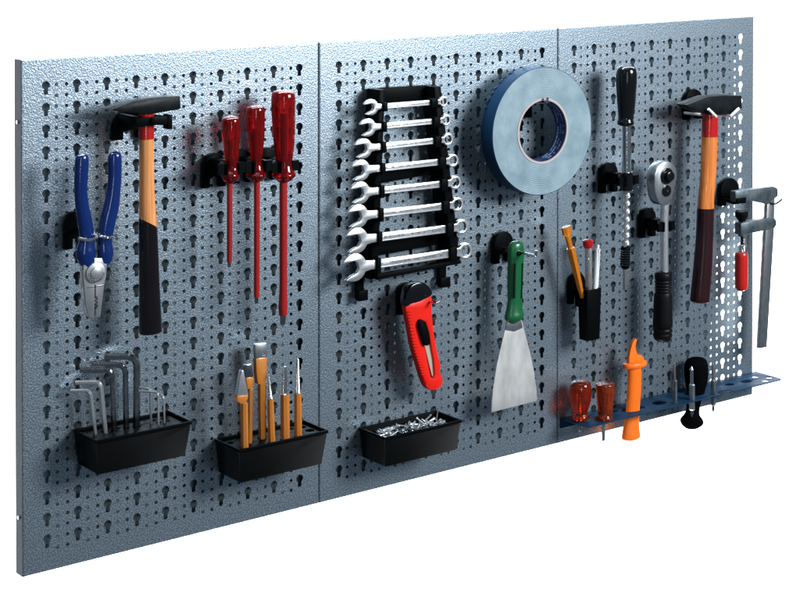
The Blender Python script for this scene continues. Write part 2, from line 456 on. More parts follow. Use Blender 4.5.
# ---- hammers
def hammer(label, outline, d, rows, split, wood, dip, slant=0):
    t = Thing('hammer', label, 'hammer', at(rows[0][0]/2+rows[0][1]/2, rows[0][2], d))
    t.part('head', MB().prism(xz(outline, d+.012), d-.011, d+.012), IRON, bevel=.0016)
    k1, k2 = split
    def seg(name, r, m, grow=1., dz=0):
        pts = []; rr_ = []
        for x0, x1, y in r:
            p = at((x0+x1)/2, y, d); pts.append(p); rr_.append(rad(p, x1-x0)*grow)
        sp = smooth_loop([tuple(p)+(q,) for p, q in zip(pts, rr_)], 4, False)
        mb = MB().tube([s_[:3] for s_ in sp], [s_[3] for s_ in sp], 24, ey=.86)
        if dz:
            mb.bm.verts.ensure_lookup_table()
            for v in mb.bm.verts[:24]: v.co.z -= dz*(v.co.x-sp[0][0])
        return t.part(name, mb, m, smooth=50)
    seg('collar', rows[:k1+1], REDP, 1.03)
    seg('handle', rows[k1:k2+2], wood)
    e = rows[-1]
    seg('grip', rows[k2:]+[(e[0]+1, e[1]-1, e[2]+1.6), (e[0]+4, e[1]-4, e[2]+2.6)], dip, 1.03, slant)
    # wedged top of the handle in the eye of the head
    return t
D = .050
hammer('hammer with light ash handle and black grip beside the blue pliers',
       [(110, 110), (122, 105.5), (134, 101), (150, 98), (166, 96.6), (180.6, 95.8), (181, 109.2), (165, 112), (150, 114.5), (135, 113.5), (122, 112)], D,
       [(138.6, 154, 108), (138.6, 154, 124), (138.6, 154, 139), (139, 154, 150), (139, 154.3, 180), (138.8, 155.5, 205), (138.8, 157, 223), (138.8, 158.2, 250), (139, 159.6, 285), (139, 161.4, 318), (139.5, 162, 331)], (2, 6), WOOD, DIP, .6)
hx = locx(146.5, 120, D); hz = at(146, 119, D).z
t = clip(hx, hz+.006, 'black plastic fork clip under the head of the left hammer', w=.046, h=.034)
m = MB()
for s_ in (-1, 1):
    m.boxb(hx+s_*.0105, hx+s_*.0165, -.010, -D-.014, hz-.007, hz+.004)
m.boxb(hx-.022, hx+.024, -D-.014, -D-.018, hz-.006, hz+.004)
m.boxb(hx+.018, hx+.024, -D-.006, -D-.019, hz-.012, hz+.005)
m.disc((hx, -D-.018, hz), (0, -1, 0), .0045, .004, 16)
t.part('fork', m, BLK, bevel=.0008)

D = .048
hammer('hammer with orange wooden handle and maroon grip beside the ratchet',
       [(685.5, 104.8), (697, 100.5), (708, 96.5), (724, 95.3), (742, 95.6), (742.3, 109), (731, 114.6), (713, 115.2), (698, 111.5), (689, 108)], D,
       [(701.8, 718.5, 108), (701.5, 718.5, 124), (700.8, 718.2, 136.5), (700.3, 718, 150), (699.6, 716.5, 175), (697.5, 715, 196), (696.6, 714.6, 208), (695.5, 714, 235), (693, 712.8, 265), (690.5, 711, 290), (689.6, 710.2, 300)], (2, 6), WOOD2, DIP2)
hx = locx(709, 115, D)
t = clip(at(690.5, 95, .005).x+.004, at(690, 89.5, .008).z, 'black arch clip with two wire prongs under the right hammer', w=.036, h=.046)
zz = at(713, 113, D+.01).z
for a, b in (((708.5, 109), (716, 116.5)), ((739, 108.5), (730.5, 115.8))):
    p, q = at(*a, D+.019), at(*b, D+.017)
    cx_ = hx-.013 if a[0] < 720 else hx+.014
    t.part('prong', MB().tube([(cx_, -.008, q.z+.001), (q.x, -D-.008, q.z), tuple(q), tuple(p)], .0021, 10), WHP)  # steel wire coloured white, its bright sheen put into the colour

# ---- three red screwdrivers in their clips
D = .046
def driver(label, hrows, srows, tipy, group, d=D, core=True, hm=REDC):
    t = Thing('screwdriver', label, 'screwdriver', at((hrows[-1][0]+hrows[-1][1])/2, hrows[-1][2], d), group)
    p, r = gpath(hrows, d)
    hd = t.part('handle', MB().tube(p, r, 12, ey=1, phase=PI/12), hm, smooth=60, bevel=0)
    x = (hrows[-1][0]+hrows[-1][1])/2
    a = at((hrows[0][0]+hrows[0][1])/2, hrows[0][2]+22, d); b = at(x, hrows[-1][2]+1, d)
    t.part('core', MB().tube([a, b], rad(b, srows[0][1]-srows[0][0])*.55, 10), REDCORE, hd)
    p, r = [], []
    for x0, x1, y in srows:
        q = at((x0+x1)/2, y, d); p.append(q); r.append(rad(q, x1-x0))
    t.part('shaft', MB().tube(p, r, 16), REDS)
    e = srows[-1]; q0 = at((e[0]+e[1])/2, e[2]-1, d); q1 = at((e[0]+e[1])/2-.3, tipy-2.5, d); q2 = at((e[0]+e[1])/2-.4, tipy, d); rr_ = rad(q0, e[1]-e[0])
    t.part('tip', MB().tube([q0, q1, q2], [(rr_*.72, rr_*.72), (rr_*.72, rr_*.35), (rr_*.7, rr_*.2)], 12), DSTEEL)
    return t
G = 'red insulated screwdrivers in a row'
driver('small red insulated screwdriver, shortest and lowest of the three', [(226, 234, 116.5), (222.3, 238.5, 118), (221.2, 240, 122), (221.2, 240.5, 132), (223, 239.5, 143), (224, 239, 155), (225.5, 238, 166), (224, 239, 171), (220, 239.5, 175), (222, 238, 179), (226, 234, 183)],
       [(226.8, 232.6, 180), (226.8, 232.2, 262)], 267, G)
driver('red insulated screwdriver of middle length, between its two neighbours', [(249, 261, 106), (246.5, 264, 107.5), (245.8, 265, 112), (246, 265, 124), (248, 264.5, 138), (249.5, 263, 152), (251, 262, 163), (249, 264, 171), (245, 266.5, 175), (249, 264, 179), (253, 260, 182)],
       [(253.8, 260, 178), (253.8, 259.6, 297)], 303.5, G)
driver('large red insulated screwdriver with wide blade, longest of the three', [(276, 291, 90.8), (272.5, 294, 92.3), (271, 295.5, 98), (271.2, 295.3, 112), (272.2, 295.2, 128), (273.5, 294.5, 145), (275.5, 292.5, 162), (273.5, 294.5, 171), (271.5, 296, 175), (275, 293, 179), (279, 289, 182)],
       [(279.3, 287.3, 178), (279.4, 287.2, 288), (278.3, 287.6, 306), (278.8, 287.4, 315)], 324.5, G)
for (bx, by, jx, jy, r, nm) in ((215, 153, 229.7, 168, .0085, 'black arch clip gripping the shortest red screwdriver'),
                            (241, 149, 256.7, 166, .0085, 'black arch clip gripping the middle red screwdriver'),
                            (268, 147, 283, 166, .0095, 'black arch clip gripping the longest red screwdriver')):
    cx_ = at(jx, jy, D).x
    clip(cx_, at(bx, by, .006).z, nm, jaw=(at(jx, jy, D).z, D, r), w=.032, h=.042)

# ---- wrench rack
D = .038
t = Thing('wrench_rack', 'black plastic rack with two slanted rails holding eight wrenches', 'wrench rack', at(410, 180, .01))
def quad(pts, d0, d1): return MB().prism(xz(pts, d1), d0, d1)
t.part('side_rail', quad([(379.5, 90), (385.5, 89.5), (378, 278), (370.5, 280)], .003, D-.005), BLK, bevel=.0015)
t.part('side_rail', quad([(434, 86.8), (441, 86.2), (460.5, 262), (452, 264)], .003, D-.005), BLK, bevel=.0015)
for pts in ([(373, 88.5), (437, 84.5), (438, 100), (372.5, 104.5)], [(366, 173), (446, 159.5), (447, 171.5), (365, 186.5)],
            [(362, 243), (452, 228), (454, 242), (361, 259)]):
    t.part('cross_bar', quad(pts, .004, .014), BLK, bevel=.0015)
t.part('lower_lip', quad([(378, 275), (461, 259.5), (461.5, 263.5), (377.5, 280)], .030, D+.006), BLK, bevel=.0008)
for pts, ft in (([(356.5, 277), (364, 276), (364.5, 299), (357, 300)], [(358, 291), (367.5, 289.5), (367.5, 300), (358, 301.5)]),
                ([(439, 258), (446.5, 257), (446.5, 286), (439.5, 287)], [(440, 278), (450, 276.5), (450, 286.5), (440, 288)])):
    t.part('hanging_hook', MB().prism(xz(pts, .008), .002, .008).prism(xz(ft, .014), .0085, .016), BLK, bevel=.001)

WR = [((370.6, 107.1), (442.6, 101.5), 16.0, 9.5), ((367.3, 127.4), (445.3, 120), 18.0, 10.5), ((362.8, 148.3), (447.1, 139.3), 20.0, 11.8), ((360, 170.1), (452.1, 160.5), 21.5, 12.5),
      ((359.4, 192.6), (454.3, 182.5), 22.5, 13.2), ((357.1, 216.1), (456.6, 204.4), 24.0, 13.8), ((356, 240.2), (461, 226.7), 26.0, 14.6), ((353.7, 267.2), (464.5, 251), 28.0, 16.0)]
ORD = ['smallest combination wrench, topmost in the rack', 'combination wrench second from the top of the rack', 'combination wrench third from the top of the rack',
       'combination wrench fourth from the top of the rack', 'combination wrench fifth from the top of the rack', 'combination wrench third from the bottom of the rack',
       'combination wrench directly above the largest one', 'largest combination wrench, lowest in the rack']
RACK = t
for (a, b, hp, rp), lb in zip(WR, ORD):
    O, Q = at(*a, D), at(*b, D)
    R = hp/2*((O-CAM).dot(fw))/FPX; rq = rp/2*((Q-CAM).dot(fw))/FPX*1.06
    hs = R*.33; L = (Q-O).length
    ax = math.atan2(Q.z-O.z, Q.x-O.x)
    op = PI+math.radians(14)
    al = math.asin(.58)
    lp = []
    dirn = lambda r, t_: (r*math.cos(t_), r*math.sin(t_))
    # local: axis along +x, opening towards op
    th0 = math.asin(min(.9, hs*1.25/R)); ths = math.asin(min(.9, hs/rq))
    n = 14
    start = op-al; end = th0
    for k in range(n+1):
        tt = start+(end-start)*k/n
        # jaws come to blunter points near the opening
        f = 1.0+.10*max(0, 1-abs(tt-start)/.5)
        lp.append(dirn(R*f, tt))
    lp.append((R*1.35, hs)); lp.append((L-rq*1.25, hs*.92))
    for k in range(n+1):
        tt = (PI-ths)-(2*PI-2*ths)*k/n
        p = dirn(rq, tt); lp.append((L+p[0], p[1]))
    lp.append((L-rq*1.25, -hs*.92)); lp.append((R*1.35, -hs))
    for k in range(n+1):
        tt = 2*PI-th0+(op+al-(2*PI-th0))*k/n
        f = 1.0+.10*max(0, 1-abs(tt-(op+al))/.5)
        lp.append(dirn(R*f, tt))
    co, so = math.cos(op), math.sin(op); hw = R*.50
    for (u, v) in ((R*.35, -hw*1.0), (-R*.06, -hw*.95), (-R*.34, -hw*.45), (-R*.34, hw*.45), (-R*.06, hw*.95), (R*.35, hw)):
        # u along the opening; v across
        lp.append((u*co+v*so, u*so-v*co))
    ca, sa = math.cos(ax), math.sin(ax)
    W = lambda p: (O.x+p[0]*ca-p[1]*sa, O.z+p[0]*sa+p[1]*ca)
    hole = [(L+rq*.66*math.cos(2*PI*k/24)*(1 if k % 2 else .93), rq*.66*math.sin(2*PI*k/24)*(1 if k % 2 else .93)) for k in range(24)]
    fa = (384.6-a[0])/(b[0]-a[0])-(a[1]-107)*.0004; nb = 11.5+(b[1]-101)*.02
    for u0, u1 in ((L*fa-.006, L*fa), (L-(nb+1)*.00165*1.1, L-(nb-5)*.00165*1.1)):
        RACK.part('retaining_nub', MB().prism([W(p_) for p_ in ((u0, hs*1.5), (u1, hs*1.5), (u1, -hs*1.9), (u0, -hs*1.9))], D-.006, D+.007), BLK, bevel=.0008)
    t = Thing('combination_wrench', 'chrome '+lb, 'wrench', (O+Q)/2, 'combination wrenches in the rack')
    t.plate('body', [[W(p) for p in lp], [W(p) for p in hole]], D-.003, D+.003, SATIN, bevel=.0007)
    m = MB(); rot = Euler((0, -ax, 0))
    c0, c1 = R*2.0, L-rq*2.8
    u = c0
    while u < c1:
        ln = random.choice((.0012, .0018, .0024)); u += ln+.0009
        if random.random() < .15: u += .003; continue
        wx = W((u, 0)); m.box((wx[0], -D-.0031, wx[1]), (ln, .0004, hs*.55), rot)
    t.part('stamped_marks', m, STEEL)
    m = MB()
    m.prism([W(p) for p in ((c0-.003, hs*.86), (c1+.004, hs*.8), (c1+.004, hs*.62), (c0-.003, hs*.68))], D+.0024, D+.0034)
    m.prism([W(p) for p in ((c0-.003, -hs*.86), (c1+.004, -hs*.8), (c1+.004, -hs*.62), (c0-.003, -hs*.68))], D+.0024, D+.0034)
    t.part('raised_edge', m, SATIN)

# ---- roll of tape on its hook
tc = at(543, 131, .052); TR = .089; r0 = (at(567.7, 131, .052).x-at(519.3, 131, .052).x)/2
t = Thing('tape_roll', 'large roll of blue duct tape hanging on a steel pin', 'tape', (tc.x, -.04, tc.z))
N_ = 128
m = MB(); m.annulus(tc, r0+.0022, TR-.0009, -.0272, -.052, N_); t.part('wound_tape', m, TAPEF, bevel=0)
m = MB(); m.annulus(tc, TR-.0009, TR, -.0266, -.0513, N_); ol = t.part('outer_layer', m, TAPEB)
m = MB(); pts = []; rs = []
for k in range(46):
    a0 = math.radians(112+k*1.0); rr_ = TR+.0007+.0006*math.sin(k*1.3)+.0005*math.sin(k*.53)
    pts.append((tc.x+rr_*math.cos(a0), -.0275-.0016*math.sin(k*.9)-.0008*math.sin(k*2.3), tc.z+rr_*math.sin(a0)))
    rs.append(.0006+.0003*abs(math.sin(k*.6)))
m.tube(pts, rs, 8)
t.part('loose_tape_end', m, TAPEB)
m = MB(); m.annulus(tc, r0-.0010, r0+.0022, -.0266, -.0526, N_); co = t.part('core', m, CARD)
m = MB(); m.annulus(tc, r0-.0018, r0-.0011, -.028, -.0515, N_); t.part('core_lining', m, NAVY, co)
m = MB()
for row in range(3):
    y = -.046+row*.0055; a = math.radians(-75)
    while a < math.radians(68):
        ln = random.choice((.0016, .0024, .003)); st = (ln+.0011)/r0; a += st
        if random.random() < .12: a += .05; continue
        rr_ = r0-.0020
        m.box((tc.x+rr_*math.cos(a), y, tc.z+rr_*math.sin(a)), (.0003, .0022 if row != 1 else .0015, ln), Euler((0, -a, 0)))
t.part('faint_print', m, PALE, co)
clip(tc.x+.002, tc.z+r0+.004, 'black arch clip with steel pin inside the roll of tape', pin=(tc.z+r0-.0042, .0560), w=.026, h=.034)

# ---- utility knife
D = .036
Z6 = lambda L: [(390+a/4.8, 270+b/4.8) for a, b in L]
t = Thing('utility_knife', 'bright red snap blade utility knife with black end cap', 'utility knife', at(420, 330, D))
body = Z6([(78, 172), (82, 215), (92, 265), (104, 330), (118, 395), (136, 450), (152, 505), (168, 548), (185, 572), (210, 578), (240, 566), (253, 545), (251, 515), (240, 490), (244, 462), (237, 430), (226, 385), (216, 330), (208, 270), (202, 200), (199, 122), (150, 148), (118, 158)])
slot = Z6([(150, 240), (172, 250), (188, 300), (198, 365), (210, 430), (216, 500), (208, 520), (198, 516), (186, 460), (170, 380), (152, 310)])
t.plate('body', [xz(smooth_loop(body, 3), D+.006), xz(slot, D+.006)], D-.005, D+.006, REDK, bevel=.0014)
t.part('channel', MB().prism(xz(Z6([(140, 225), (185, 245), (214, 380), (226, 525), (185, 530), (140, 310)]), D), D-.006, D+.001), BLKR)
cap = Z6([(77, 176), (80, 120), (98, 82), (130, 62), (165, 62), (192, 84), (203, 120), (150, 149), (112, 160)])
t.part('end_cap', MB().prism(xz(smooth_loop(cap, 3), D+.008), D-.006, D+.008), BLKG, bevel=.0015)
t.part('slider', MB().prism(xz(smooth_loop(Z6([(138, 262), (148, 240), (166, 246), (182, 285), (196, 350), (172, 364), (156, 330)]), 3), D+.011), D+.001, D+.011), BLK, bevel=.0015)
t.part('blade', MB().prism(xz(Z6([(166, 360), (192, 358), (210, 440), (214, 506), (203, 513), (190, 460)]), D+.003), D+.001, D+.003), BEIGE)
m = MB()
for k in range(26):
    f = k/25; i = f*6
    L_ = [(83, 200), (92, 262), (104, 330), (118, 392), (135, 448), (152, 503), (166, 542)]
    j = min(int(i), 5); g = i-j; q = (L_[j][0]*(1-g)+L_[j+1][0]*g, L_[j][1]*(1-g)+L_[j+1][1]*g)
    a = at(390+q[0]/4.8, 270+q[1]/4.8, D+.005); b = at(390+(q[0]+24)/4.8, 270+(q[1]-2)/4.8, D+.007)
    m.tube([(a.x-.0004, -D-.005, a.z), (a.x+.0006, -D-.0072, a.z), (b.x, -D-.0072, b.z)], .0009, 6)
t.part('grip_ribs', m, REDK)
clip(at(406.5, 300, .006).x, at(405, 282.5, .006).z, 'black arch clip with steel pin behind the red utility knife', w=.030, h=.042)
kx = at(432, 301.5, D+.008)
m = MB().tube([(kx.x-.004, -.004, kx.z-.0005), (kx.x-.002, -D-.008, kx.z), tuple(at(437, 303, D+.020)), tuple(at(439.2, 301.5, D+.021))], .0017, 10)
single('hanging_pin', 'steel pin sticking out at the right edge of the red knife', 'pin', m, CHROME, (kx.x, -.02, kx.z))

# ---- scraper
D = .040
Z3 = lambda a, b: (480+a/5.457, 225+b/5.457)
t = Thing('paint_scraper', 'wide steel paint scraper with green handle hanging on a pin', 'scraper', at(514, 320, D))
rows = [(172, 215, 88), (155, 236, 98), (146, 245, 118), (144, 247, 150), (144, 246, 190), (143, 244, 240), (142, 241, 300), (143, 238, 360), (144, 235, 405), (140, 236, 440), (133, 241, 470), (125, 248, 493), (130, 246, 508), (148, 236, 520), (165, 225, 527)]
p, r = gpath([(Z3(a, y)[0], Z3(b, y)[0], Z3(0, y)[1]) for a, b, y in rows], D)
hd = t.part('handle', MB().tube(p, r, 28, ey=.62), GREEN)
m = MB()
for xx in (191, 230):
    a, b = Z3(xx, 210), Z3(xx-4, 400); fd = D+.0088 if xx < 200 else D+.0072
    pa, pb = at(*a, fd), at(*b, fd-.0008)
    m.tube([pa, pb], [.0016, .0016], 10, ey=.45)
t.part('groove', m, DGREEN, hd)
h = at(519.4, 253.4, D+.0095)
t.part('hanging_hole', MB().disc((h.x, -D-.0040, h.z), (0, -1, 0), .0030, .0062, 20), BLKR, hd)
bl = [(507.2, 320.5), (521.5, 320), (524.5, 332), (529.8, 352.5), (533.9, 371.8), (536, 388), (536.9, 400.6), (491.3, 412.2), (491.8, 400), (492.9, 388.3), (496.8, 363.5), (502.3, 340)]
t.plate('blade', [xz(bl, D)], D-.0007, D+.0007, BLADE, bevel=.0002)
t.part('ferrule', MB().prism(xz([(508, 318), (521, 317.5), (523, 328), (515, 331.5), (506, 330)], D+.002), D-.002, D+.002), STEEL, bevel=.0006)
clip(at(501.5, 245, .006).x+.0015, at(502, 231.5, .008).z, 'black arch clip with long steel pin through the green scraper', pin=(h.z+.0004, .078), w=.034, h=.044)

# ---- pen tube with three tools
D = .034
pc = at(589.5, 300, D)
zt_, zb_ = at(589.5, 288, D).z, at(589.5, 339, D).z
t = Thing('pen_holder', 'narrow black plastic tube holding an orange, a clear and a white pen', 'pen holder', pc)
m = MB()
for (s0, s1) in ((1., .0),):
    hw0, hw1, hd0, hd1 = .0135, .0118, .0105, .009
    a = [(pc.x-hw0, -D+hd0, zt_), (pc.x+hw0, -D+hd0, zt_), (pc.x+hw0, -D-hd0, zt_), (pc.x-hw0, -D-hd0, zt_)]
    b = [(pc.x-hw1, -D+hd1, zb_), (pc.x+hw1, -D+hd1, zb_), (pc.x+hw1, -D-hd1, zb_), (pc.x-hw1, -D-hd1, zb_)]
    ai = [(x+(.0014 if x < pc.x else -.0014), y+(.0014 if y < -D else -.0014), z) for x, y, z in a]
    bi = [(x, y, zt_-.03) for x, y, z in ai]
    m.hull(a+b+ai+bi, [(4, 5, 6, 7), (0, 4, 7, 3), (3, 7, 6, 2), (2, 6, 5, 1), (1, 5, 4, 0), (0, 3, 11, 8), (3, 2, 10, 11), (2, 1, 9, 10), (1, 0, 8, 9),
                    (8, 11, 15, 12), (11, 10, 14, 15), (10, 9, 13, 14), (9, 8, 12, 13), (12, 15, 14, 13)])
t.part('tube', m, BLK, bevel=.0009)
t.part('bracket', MB().prism(arch(pc.x, at(575, 273, .006).z, .030, .044), .0006, .008).boxb(pc.x-.006, pc.x+.006, -.008, -D+.009, zt_-.03, zt_-.008), BLK, bevel=.001)
zi = zt_-.025
def pen(name, label, cat, a, b, w0, w1, m, extra=None, d=D, group=None):
    pa, pb = at(*a, d), at(*b, d)
    t = Thing(name, label, cat, pb, group)
    end = pb+(pb-pa).normalized()*.018
    t.part('barrel', MB().tube([pa, pb, end], [rad(pa, w0), rad(pb, w1), rad(pb, w1)*.7], 6 if name == 'screwdriver' else 16), m, smooth=20)
    return t, pa, pb
t, pa, pb = pen('screwdriver', 'clear orange tester screwdriver leaning left in the black tube', 'screwdriver', (570.5, 248), (579.5, 286), 9.5, 6.5, ORP)
q0, q1, q2 = at(565.8, 226.5, D), at(567.2, 235.5, D), at(571, 250, D)
t.part('end_piece', MB().tube([q0, q1], [(rad(q0, 11), rad(q0, 7)), (rad(q0, 10), rad(q0, 7))], 8, phase=PI/8).tube([q1, q2], [(rad(q1, 6), rad(q1, 5)), (rad(q1, 5.5), rad(q1, 5))], 10), ORP, smooth=20)
t.part('shaft', MB().tube([q2, pb], [.0011, .0011], 8), STEEL)
t, pa, pb = pen('tester_pen', 'clear tester pen with red cap, middle of the black tube', 'pen', (588.3, 247), (588.8, 287), 7.5, 6.8, CLEAR)
q = at(588, 244.5, D); t.part('cap', MB().tube([at(587.9, 239.2, D), at(587.9, 240.2, D), at(588, 245.5, D), at(588.2, 247.8, D)], [rad(q, 7), rad(q, 10.6), rad(q, 10.4), rad(q, 8)], 18), REDP)
t.part('refill', MB().tube([at(588.3, 248, D-.0015), at(588.8, 287, D-.0015)], .0012, 8), DSTEEL)
t.part('spring', MB().tube([at(588.3+.9*math.sin(k*1.6), 250+k*.55, D+.0009*math.cos(k*1.6)) for k in range(32)], .0004, 6), CHROME)
t, pa, pb = pen('marking_pen', 'white pen at the right in the black tube', 'pen', (597.6, 249), (595.3, 288), 5.6, 6, WHP)
q = at(597.8, 247, D); t.part('button', MB().tube([at(598, 244.8, D), pa], [rad(q, 3), rad(q, 3.2)], 12), WHP)
t.part('pocket_clip', MB().box(at(599.2, 257, D+.004), (.0014, .002, .024)), WHP, bevel=.0004)

# ---- spiral push drill
D = .046
t = Thing('push_drill', 'spiral push drill with glossy black handle and chrome shaft', 'hand drill', at(626, 175, D))
def rowtube(rows, d, n=24, ey=1., sm=5):
    p, r = [], []
    for x0, x1, y in rows:
        q = at((x0+x1)/2, y, d); p.append(tuple(q)); r.append(rad(q, x1-x0))
    if sm > 1:
        s_ = smooth_loop([a+(b,) for a, b in zip(p, r)], sm, False); p = [a[:3] for a in s_]; r = [max(a[3], 1e-4) for a in s_]
    return MB().tube(p, r, n, ey=ey)
t.part('handle', rowtube([(622, 631, 65.6), (618.5, 634.5, 67), (616.3, 636.6, 71), (615.8, 637, 80), (616.3, 636.2, 92), (617.2, 635.2, 105), (618, 633.6, 115), (618, 633.2, 119), (617, 634, 122), (617.5, 633.6, 124.5), (620, 631, 125.8)], D), BLKG, smooth=60)
t.part('shaft', rowtube([(621.9, 631.1, 124), (621.8, 631, 192)], D, sm=1), CHROME)
t.part('sleeve', rowtube([(620, 633, 172), (620, 633.4, 190)], D, sm=1), BLKG)
t.part('end_ring', rowtube([(621.5, 633, 188.6), (620.3, 633.8, 189.6), (620.6, 633.4, 192), (623, 631, 193.6)], D, sm=1), CHROME)
a, b = at(626.3, 193, D), at(625.2, 248, D); n = 60
n = 90
m = MB().tube([a.lerp(b, k/n) for k in range(n+1)], [(rad(a, 8.2), rad(a, 4.6))]*(n+1), 14, twist=PI*7/n)
t.part('spiral_rod', m, SATIN, smooth=60)
t.part('chuck', rowtube([(622.5, 629, 245.6), (620.8, 630.2, 247), (620.4, 630.2, 250), (620, 630, 264), (621, 629.4, 267.5), (623, 628, 269)], D, 14, sm=1), BLK, bevel=.0004)
m = MB()
for k in range(7):
    q = at(625.2, 250+k*2.4, D); m.annulus(q, 0, 0, 0, 0, 3) if 0 else None
    ring = [(q.x+.0072*math.cos(2*PI*j/20), q.y+.0072*math.sin(2*PI*j/20), q.z) for j in range(21)]
    m.tube(ring, .0005, 5, ref=Vector((0, 0, 1)), caps=False)
t.part('knurling', m, DSTEEL)
t.part('bit', rowtube([(622.8, 627.6, 268), (622.8, 627.4, 284), (623, 627.2, 289.6)], D, 12, sm=1), STEEL)
jq = at(626.5, 180, D)
clip(jq.x, at(613, 164.5, .006).z+.004, 'black arch clip gripping the chrome shaft of the push drill', jaw=(jq.z, D, .0088), w=.032, h=.044)

# ---- ratchet
D = .044
Z = lambda L: [(640+a/3.16, 155+b/3.16) for a, b in L]
t = Thing('ratchet', 'chrome ratchet wrench with pear shaped head and black grip', 'ratchet', at(666, 205, D))
hp = xz(smooth_loop(Z([(60, 36), (85, 20), (106, 30), (117, 55), (114, 90), (104, 125), (95, 148), (88, 158), (68, 158), (56, 142), (49, 112), (47, 68)]), 3), D+.009)
t.part('head', MB().prism(hp, D-.010, D+.009), RCH, bevel=.0016)
q = at(*Z([(84, 66)])[0], D+.009)
m = MB().disc((q.x, -D-.0085, q.z), (0, -1, 0), .0120, .003).disc((q.x+.001, -D-.011, q.z), (0, -1, 0), .0072, .007, 24)
t.part('drive_wheel', m, BLKG, bevel=.0008)
q = at(*Z([(83, 113)])[0], D+.009)
m = MB().disc((q.x, -D-.0085, q.z), (0, -1, 0), .0085, .0025); t.part('direction_cap', m, BLKG, bevel=.0006)
t.part('screw', MB().disc((q.x, -D-.011, q.z), (0, -1, 0), .0013, .0012, 12), CHROME)
t.part('shaft', rowtube([(661, 670, 199), (660.6, 669.2, 206), (660.2, 668.4, 225), (659.8, 668.6, 273)], D), SATIN)
rows = [(657, 670.5, 271.5), (654.7, 671.6, 273.5), (654.6, 671.8, 279)]
for k in range(5): rows += [(655.2, 671.4, 280+k*3), (654.2, 671.8, 281.5+k*3)]
rows += [(653.6, 672.3, 300), (653, 672.6, 315), (652.7, 672.8, 326), (653.6, 672, 328), (652.6, 672.8, 330), (653.6, 672, 332.5), (652.8, 672.4, 335), (654.5, 670.5, 339.5), (658, 667, 341.6)]
t.part('grip', rowtube(rows, D, sm=2), BLKR, smooth=60)
jq = at(664.5, 226, D)
clip(jq.x, at(651, 209, .006).z+.003, 'black arch clip gripping the chrome shaft of the ratchet', jaw=(jq.z, D, .0068), w=.030, h=.044)

# ---- bar clamp
D = .038
t = Thing('bar_clamp', 'grey steel bar clamp with red wooden grip at the right edge', 'clamp', at(757, 196, D))
t.part('fixed_arm', MB().prism(xz([(735.6, 191.4), (752, 189.2), (773.6, 186.3), (778, 188.5), (778.3, 196), (768, 204.6), (757, 202), (748, 200.8), (736, 202.4)], D+.006), D-.006, D+.006), CAST, bevel=.0014)
0 and t.part('arm_web', MB().prism(xz([(738, 194.5), (772, 190), (774, 195), (738, 199.5)], D+.008), D-.008, D+.008), CAST, bevel=.0012)
t.part('bar', MB().prism(xz([(768.2, 188), (775, 187), (774.2, 230), (767, 347.2), (759.3, 348.6), (765.8, 230)], D+.0035), D-.0035, D+.0035), STEEL, bevel=.0006)
t.part('sliding_arm', MB().prism(xz([(741, 223.4), (756, 220.5), (773.6, 216.8), (776.8, 220.5), (776.8, 225), (774.6, 228.5), (758, 232), (741, 235.3)], D+.007), D-.007, D+.007), CAST, bevel=.0014)
t.part('release_lever', MB().tube(smooth_loop([tuple(at(770, 203, D+.004)), tuple(at(774.5, 204, D+.006)), tuple(at(778, 202.4, D+.008)), tuple(at(782, 199.2, D+.010))], 4, False), .0015, 8), IRON)
t.part('screw_boss', rowtube([(738.6, 747.2, 221), (738.2, 747, 236)], D, 16, sm=1), CAST)
scr = [];
for k in range(30): scr += [(740.3, 745.4, 215+k*1.05), (739.6, 746.1, 215.5+k*1.05)]
t.part('screw', rowtube(scr, D, 14, sm=1), DSTEEL)
t.part('pressure_pad', rowtube([(735.5, 747.5, 210.8), (734.6, 748.6, 212), (735.2, 748.2, 216), (739, 745.5, 221.5), (740, 745, 223)], D, 24, sm=1), BLKR)
t.part('ferrule', rowtube([(739.5, 745.5, 244.5), (738.2, 746.8, 246), (737.4, 747.2, 253)], D, 20, sm=1), CHROME)
t.part('grip', rowtube([(737, 746, 251.8), (735, 747.7, 253.4), (734.7, 748, 260), (734.6, 748, 275), (734.9, 747.8, 286), (736.5, 746.2, 289.8), (740, 743, 291)], D, 24, sm=3), REDH, smooth=60)
cx_ = at(727, 190, .006).x
t = clip(cx_+.003, at(726, 178.5, .008).z, 'black arch clip carrying the grey bar clamp', w=.040, h=.042)
zc = at(739, 196, D).z; fx = at(738, 196, D).x
t.part('fork', MB().boxb(fx-.010, fx-.004, -.010, -D-.008, zc-.010, zc-.005).boxb(fx+.004, fx+.010, -.010, -D-.008, zc-.010, zc-.005).boxb(fx-.011, fx+.007, -D-.0075, -D-.011, zc-.010, zc-.001), BLK, bevel=.0008)

